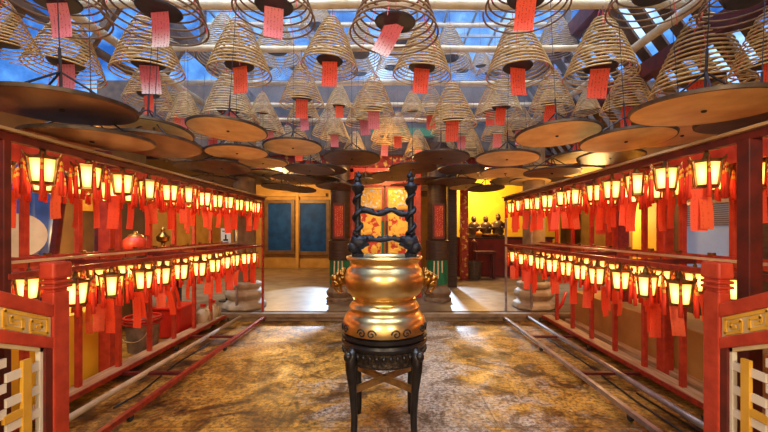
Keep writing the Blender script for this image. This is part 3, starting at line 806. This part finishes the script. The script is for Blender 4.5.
# ------------------------------------------------------------------ drip trays
TR = .38
def tray_proto(m):
    t = thing('drip_tray', 'x', 'tray', (0, 0, 0), 'drip trays under the incense coils')
    auto(MB().lathe([(.005, -.004), (.12, -.006), (TR * .97, -.002)], 48, cap=False).build('tray_bottom', m, t))
    auto(MB().lathe([(TR * .97, -.002), (TR, .0), (TR + .005, .019), (TR - .004, .023), (TR * .96, .008), (.01, .004)], 48, cap=False).build('rim', 'tray_rim', t))
    MB().ball((0, 0, -.008), (.016, .016, .01), 8).build('bolt', 'wire', t)
    mb = MB()
    for k in range(3):
        a = 2 * PI * k / 3 + .4
        mb.tube([(TR * .93 * math.cos(a), TR * .93 * math.sin(a), .01), (0, 0, .22)], .0065, 5)
    mb.build('wires', 'wire', t)
    MB().tube([(0, 0, .0), (0, 0, .36)], .008, 6).build('stem', 'wire', t)
    kids(t); return t
tprot = {'o': tray_proto('tray_lit'), 'd': tray_proto('tray_shaded')}; tused = {'o': False, 'd': False}
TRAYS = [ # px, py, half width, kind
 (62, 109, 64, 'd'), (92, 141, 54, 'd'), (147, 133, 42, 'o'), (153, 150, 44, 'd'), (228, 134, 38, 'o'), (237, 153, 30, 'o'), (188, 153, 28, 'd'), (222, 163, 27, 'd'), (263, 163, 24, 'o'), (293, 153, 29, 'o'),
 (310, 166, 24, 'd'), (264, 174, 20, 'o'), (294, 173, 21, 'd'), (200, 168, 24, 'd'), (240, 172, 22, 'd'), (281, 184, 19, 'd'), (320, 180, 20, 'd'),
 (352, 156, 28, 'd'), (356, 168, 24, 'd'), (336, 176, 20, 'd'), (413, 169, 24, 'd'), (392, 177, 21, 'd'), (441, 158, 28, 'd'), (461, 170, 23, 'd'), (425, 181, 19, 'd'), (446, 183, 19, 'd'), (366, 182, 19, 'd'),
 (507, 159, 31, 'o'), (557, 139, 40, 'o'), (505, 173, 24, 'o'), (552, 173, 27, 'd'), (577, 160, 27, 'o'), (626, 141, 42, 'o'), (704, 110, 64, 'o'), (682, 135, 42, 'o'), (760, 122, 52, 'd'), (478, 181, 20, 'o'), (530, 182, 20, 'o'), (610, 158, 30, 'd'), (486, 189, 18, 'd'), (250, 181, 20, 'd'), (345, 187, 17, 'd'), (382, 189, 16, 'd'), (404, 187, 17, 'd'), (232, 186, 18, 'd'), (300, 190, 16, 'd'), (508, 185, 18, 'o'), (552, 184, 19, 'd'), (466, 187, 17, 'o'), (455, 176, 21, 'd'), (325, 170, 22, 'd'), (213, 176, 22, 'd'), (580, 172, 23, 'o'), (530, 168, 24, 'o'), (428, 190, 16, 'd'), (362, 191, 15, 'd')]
TPOS = []
cl = {'left': [], 'middle': [], 'right': []}
for px, py, hw, k in TRAYS:
    d = TR * F / hw
    g = 'left' if px < 330 else 'middle' if px < 470 else 'right'
    cl[g].append((d, px, py, hw, k))
for g, lst in cl.items():
    lst.sort()
    for i, (d, px, py, hw, k) in enumerate(lst):
        p = P(px, py, d)
        for _ in range(12):
            hit = [q for q in TPOS if (q - p).to_2d().length < .80 and abs(q.z - p.z) < .085]
            if not hit or abs(px - 384) > 290: break
            p.z += .035 if p.z >= hit[0].z else -.035
        TPOS.append(p.copy())
        nth = 'nearest' if i == 0 else 'farthest' if i == len(lst) - 1 else ORD[i + 1] + ' nearest'
        lab = '%s round drip tray, %s of the %s group of trays under the coils' % ('lit brown' if k == 'o' else 'shaded', nth, g)
        rot = (Matrix.Rotation(random.uniform(-.10, -.03) if d > 2.8 else random.uniform(0, .03), 3, 'X') @ Matrix.Rotation(random.uniform(-.04, .04), 3, 'Y') @ Matrix.Rotation(random.uniform(0, 6.28), 3, 'Z')).to_euler()
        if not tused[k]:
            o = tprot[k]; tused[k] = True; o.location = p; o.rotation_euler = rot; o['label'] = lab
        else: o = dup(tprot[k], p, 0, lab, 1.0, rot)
        drop_line(o, .34, PZ - p.z, 'hanging_wire', .003, 'wire')

# ------------------------------------------------------------------ things behind the left rack
struct(MB().box((-3.42, 3.0, .38), (.6, 2.1, .76)).build('trim_11', 'yellow', bevel=.01))
tag(MB().box((-3.06, 4.05, 1.2), (.13, .13, 2.4)).build('wooden_pillar', 'red_paint', bevel=.008), 'red square pillar beside the yellow ledge behind the left rack', 'pillar')
tag(MB().box((-3.42, 4.45, 1.45), (.14, .14, 2.9)).build('wooden_pillar', 'dark_red', bevel=.02), 'dark red pillar left of the grey bucket behind the left rack', 'pillar')
tag(MB().bar((-3.64, 3.95, .765), (-3.50, 4.0, 2.2), .06, .06).build('wooden_pole', 'dark_red'), 'dark red pole leaning against the wall behind the left rack', 'pole')
# blue tarp
mb = MB(); vs = []; fs = []
for i in range(17):
    for z in (0.0, 2.3): vs.append((-3.95 + .03 * math.sin(i * 1.4), 3.55 + i * .05, z)); vs.append((-3.93 + .03 * math.sin(i * 1.4), 3.55 + i * .05, z))
for i in range(16):
    a = i * 4; b = a + 4
    fs += [(a, b, b + 2, a + 2), (a + 1, a + 3, b + 3, b + 1), (a, a + 1, b + 1, b), (a + 2, b + 2, b + 3, a + 3)]
mb.add(vs, fs); tag(mb.build('tarpaulin', 'tarp_blue', smooth=True), 'blue tarpaulin hung on the wall at the left edge', 'tarpaulin')
t = thing('temple_drum', 'cream skinned drum on a red stand at the left edge', 'drum', (-3.46, 3.46, .76), rot=(0, 0, PI / 4))
MB().tube([(0, -.0, .79), (.0, .17, .79)], .20, 24).build('shell', 'red_paint', t, smooth=False)
mb = MB(); mb.tube([(0, -.02, .79), (0, .0, .79)], .205, 24).build('drumhead', 'drum_skin', t)
mb = MB().box((0, .09, .3), (.30, .16, .6)); mb.build('stand', 'rail_red', t, bevel=.01)
# bucket
t = thing('paint_bucket', 'grey bucket with red rim and wire handle behind the left rack', 'bucket', (-3.28, 4.95, 0))
auto(MB().lathe([(.17, 0), (.205, .40), (.20, .40), (.165, .02)], 28, cap=False).build('body', 'bucket_grey', t)); MB().lathe([(.166, .01), (.01, .012)], 20, cap=False).build('bottom', 'bucket_grey', t)
mb = MB()
for z in (.37, .405, .44): mb.tube([((.213) * math.cos(2 * PI * k / 28), .213 * math.sin(2 * PI * k / 28), z) for k in range(28)], .014, 6, closed=True)
plabel(mb.build('rim', 'red_plastic', t, smooth=True), 'red ribbed rim')
MB().tube([(.21 * math.cos(PI + PI * k / 14) * 1.0 + .0, -.215 - .01 * math.sin(PI * k / 14), .36 - .2 * math.sin(PI * k / 14)) for k in range(15)], .005, 6).build('wire_handle', 'pipe_beige', t, smooth=True)
t = thing('plastic_bin', 'plain red plastic bin next to the grey bucket', 'bin', (-3.25, 5.62, 0))
MB().box((0, 0, .22), (.36, .36, .44), top=1.15).build('body', 'red_plastic', t, bevel=.02); MB().box((0, 0, .45), (.46, .46, .04)).build('rim', 'red_plastic', t, bevel=.01)
for y, lab in ((6.0, 'beige water jug nearest the bucket behind the left rack'), (6.33, 'beige water jug farthest from the bucket behind the left rack')):
    t = thing('water_jug', lab, 'jug', (-3.0, y, 0), 'water jugs')
    auto(MB().lathe([(.11, 0), (.125, .03), (.125, .24), (.07, .31), (.035, .33), (.035, .37)], 16).build('body', 'jug', t))
    MB().lathe([(.042, .36), (.042, .40)], 12).build('cap', 'red_plastic', t)
    MB().tube([(.07, -.05, .31), (.14, -.1, .33), (.16, -.11, .24), (.12, -.085, .16)], .012, 8).build('handle', 'jug', t, smooth=True)
# side altar
t = thing('side_table', 'dark wooden side table against the wall behind the left rack', 'table', (-3.85, 5.75, 0))
MB().box((0, 0, 1.22), (.7, 1.2, .06)).build('tabletop', 'wood_dark', t, bevel=.008); MB().box((.3, 0, .98), (.03, 1.1, .42)).build('apron', 'wood_dark', t)
for sx in (-1, 1):
    for sy in (-1, 1): MB().box((sx * .29, sy * .54, .6), (.07, .07, 1.19)).build('leg', 'wood_dark', t)
t = thing('jar', 'round red jar with gold lid on the left side table', 'jar', (-3.72, 5.45, 1.25))
auto(MB().lathe([(.08, 0), (.14, .05), (.17, .13), (.15, .21), (.09, .26)], 20).build('body', 'red_paint', t)); auto(MB().lathe([(.10, .255), (.09, .28), (.03, .30), (.02, .33)], 16).build('lid', 'gold_trim', t))
t = thing('censer', 'small gold censer on the far end of the left side table', 'censer', (-3.72, 6.12, 1.25))
auto(MB().lathe([(.10, 0), (.09, .02), (.03, .10), (.03, .14), (.09, .17), (.10, .24), (.06, .28), (.03, .32), (.035, .36), (.008, .40)], 18).build('body', 'brass_old', t))
tag(MB().box((-4.275, 5.4, 2.0), (.03, .7, .26)).build('plaque', 'gold_paint', bevel=.008), 'gold plaque on the wall above the left side table', 'plaque')
# white sign card
p = P(226, 237, 7.6)
t = thing('notice_board', 'white notice with a black mark on a pole behind the left rack', 'sign', (p.x, 7.6, .14))
MB().box((0, 0, p.z - .14), (.20, .02, .36)).build('card', 'paper', t)
mb = MB().box((0, -.012, p.z - .20), (.10, .006, .035)).box((.0, -.012, p.z - .14), (.03, .006, .10)).box((0, -.012, p.z - .02), (.14, .006, .02)).build('black_mark', 'ink', t)
MB().tube([(0, .02, 0), (0, .02, p.z - .14)], .015, 8).build('pole', 'wire', t); MB().lathe([(.14, 0), (.14, .02)], 16).build('foot', 'wire', t)

# behind the right rack
struct(MB().box((3.35, 4.0, .3), (.62, 4.2, .6)).build('trim_12', 'ochre', bevel=.01))
struct(MB().box((2.98, 4.0, .07), (.12, 4.2, .14)).build('trim_13', 'plank'))
tag(MB().box((2.92, 3.9, 1.2), (.11, .11, 2.4)).build('wooden_pillar', 'red_paint', bevel=.008), 'red square pillar close behind the right rack', 'pillar')
tag(MB().box((3.25, 5.25, 1.6), (.22, .22, 2.6)).build('wooden_pillar', 'rail_red', bevel=.02), 'thick red pillar standing on the ochre ledge behind the right rack', 'pillar')
tag(MB().box((3.8, 5.45, 1.55), (.06, .5, 1.5)).build('hanging_banner', 'yellow'), 'yellow banner on the wall left of the bright window', 'banner')
tag(MB().box((3.82, 3.55, 1.5), (.06, .9, 1.9)).build('wall_panel', 'wood_dark', bevel=.01), 'dark wooden panel on the wall right of the bright window', 'panel')
tag(MB().tube([P(566, 330, 6.2) * 1, P(557, 322, 6.2), P(556, 312, 6.25), P(562, 304, 6.3), P(566, 292, 6.3)], .025, 8).build('garden_hose', 'red_plastic', smooth=True), 'red curved hose at the far end of the right rack', 'hose')
tag(MB().tube([(2.33, 2.5, .012), (2.3, 3.4, .012), (2.36, 4.4, .012), (2.33, 5.6, .012)], .008, 6).tube([(2.33, 2.5, .012), (2.4, 2.42, .012), (2.47, 2.5, .012), (2.42, 3.6, .012)], .008, 6).build('power_cord', 'cord', smooth=True), 'black cord lying on the floor under the right rack', 'cord')
tag(MB().tube([(-2.45, 3.3, .012), (-2.42, 3.6, .012), (-2.52, 4.4, .012), (-2.5, 5.2, .012)], .008, 6).build('power_cord', 'cord', smooth=True), 'black cord lying on the floor under the left rack', 'cord')

# ------------------------------------------------------------------ light
w = bpy.data.worlds.new('Sky'); scn.world = w; w.use_nodes = True
nt = w.node_tree; bg = nt.nodes['Background']
tc = nt.nodes.new('ShaderNodeTexCoord'); n = nt.nodes.new('ShaderNodeTexNoise'); n.inputs['Scale'].default_value = 7; n.inputs['Detail'].default_value = 6; n.inputs['Roughness'].default_value = .6
r = nt.nodes.new('ShaderNodeValToRGB'); e = r.color_ramp.elements
e[0].position = .40; e[0].color = (.012, .055, .22, 1); e[1].position = .70; e[1].color = (.42, .62, .88, 1)
x = e.new(.52); x.color = (.06, .19, .50, 1)
nt.links.new(tc.outputs['Generated'], n.inputs['Vector']); nt.links.new(n.outputs['Fac'], r.inputs['Fac']); nt.links.new(r.outputs['Color'], bg.inputs['Color'])
bg.inputs['Strength'].default_value = 0.9

def light(kind, name, loc, energy, color, size=.2, rot=(0, 0, 0), sy=None, spread=None):
    l = bpy.data.lights.new(name, kind); l.energy = energy; l.color = color
    if kind == 'AREA':
        l.size = size
        if sy: l.shape = 'RECTANGLE'; l.size_y = sy
        if spread: l.spread = spread
    else: l.shadow_soft_size = size
    o = bpy.data.objects.new(name, l); COL.objects.link(o); o.location = loc; o.rotation_euler = rot
    return o
sun = light('SUN', 'daylight', (0, 0, 8), 3.2, (.80, .88, 1.0), .2, (math.radians(24), 0, 0)); sun.data.angle = math.radians(55)
light('AREA', 'daylight_fill_area', (0, -2.05, 1.5), 130, (.86, .92, 1.0), 2.2, (PI / 2, 0, PI), sy=2.6)  # added area fill behind the camera for assumed daylight; the front wall is solid
WARM = (1.0, .58, .20)
PALE = (1.0, .80, .55)
light('POINT', 'added_hall_lamp', (-3.6, 12.2, 2.9), 120, WARM, .15)  # assumed from the warm reflection on the left hall wall, no fitting built
light('POINT', 'added_hall_lamp', (3.0, 11.8, 2.9), 110, WARM, .15)  # added to warm the hall, no fitting built
light('POINT', 'added_hall_lamp', (-.1, 6.9, 2.75), 25, WARM, .15)  # added warm fill before the screen doors, no fitting built
for sx in (-1, 1):
    a = Vector((sx * 1.75 - .1, 13.0, 3.1)); b = Vector((sx * 1.95 - .1, 8.0, .14))
    sp = light('SPOT', 'daylight_fill_spot', a, 900, (.58, .77, 1.0), .10, (b - a).to_track_quat('-Z', 'Y').to_euler())  # added spots, no fitting, standing in for daylight on the hall floor
    sp.data.spot_size = math.radians(21); sp.data.spot_blend = .35
light('POINT', 'front_fill', (-1.1, -.6, 2.4), 70, PALE, .25)  # pair of added warm fill lights, unseen behind the camera
light('POINT', 'front_fill', (1.1, -.6, 2.4), 70, PALE, .25)
light('POINT', 'side_fill', (-3.75, 4.6, 1.6), 14, WARM, .15)  # pair of added warm fills behind the racks, no lamps built there
light('POINT', 'side_fill', (3.4, 6.0, 1.9), 22, WARM, .15)

# ------------------------------------------------------------------ incense smoke under the skylight
m = bpy.data.materials.new('incense_smoke'); m.use_nodes = True; nt = m.node_tree
nt.nodes.remove(nt.nodes['Principled BSDF'])
vs = nt.nodes.new('ShaderNodeVolumeScatter'); vs.inputs['Color'].default_value = (.62, .78, 1.0, 1)
tc = nt.nodes.new('ShaderNodeTexCoord'); n = nt.nodes.new('ShaderNodeTexNoise'); n.inputs['Scale'].default_value = 1.6; n.inputs['Detail'].default_value = 4; n.inputs['Distortion'].default_value = .8
mr = nt.nodes.new('ShaderNodeMapRange'); mr.inputs['From Min'].default_value = .42; mr.inputs['From Max'].default_value = .72; mr.inputs['To Min'].default_value = .02; mr.inputs['To Max'].default_value = .16
nt.links.new(tc.outputs['Object'], n.inputs['Vector']); nt.links.new(n.outputs['Fac'], mr.inputs['Value']); nt.links.new(mr.outputs['Result'], vs.inputs['Density'])
nt.links.new(vs.outputs['Volume'], nt.nodes['Material Output'].inputs['Volume'])
M['incense_smoke'] = m
sm = MB().box((-.05, 6.65, 4.45), (6.2, 4.1, 2.3)).build('incense_smoke', m)
sm['kind'] = 'stuff'; tag(sm, 'thin bluish incense smoke drifting among the coils under the skylight', 'smoke')

# ------------------------------------------------------------------ camera
cam = bpy.data.cameras.new('Camera'); co = bpy.data.objects.new('Camera', cam); COL.objects.link(co)
co.location = (0, 0, EYE); co.rotation_euler = (PI / 2, 0, 0)
cam.sensor_width = 36; cam.lens = F / 768 * 36
cam.shift_x = -(CX - 384) / 768; cam.shift_y = (CY - 216) / 768
cam.clip_start = .02
scn.camera = co
vs_ = scn.view_settings
vs_.view_transform = 'Standard'; vs_.look = 'None'; vs_.gamma = 1; vs_.use_curve_mapping = False; vs_.exposure = 1.45
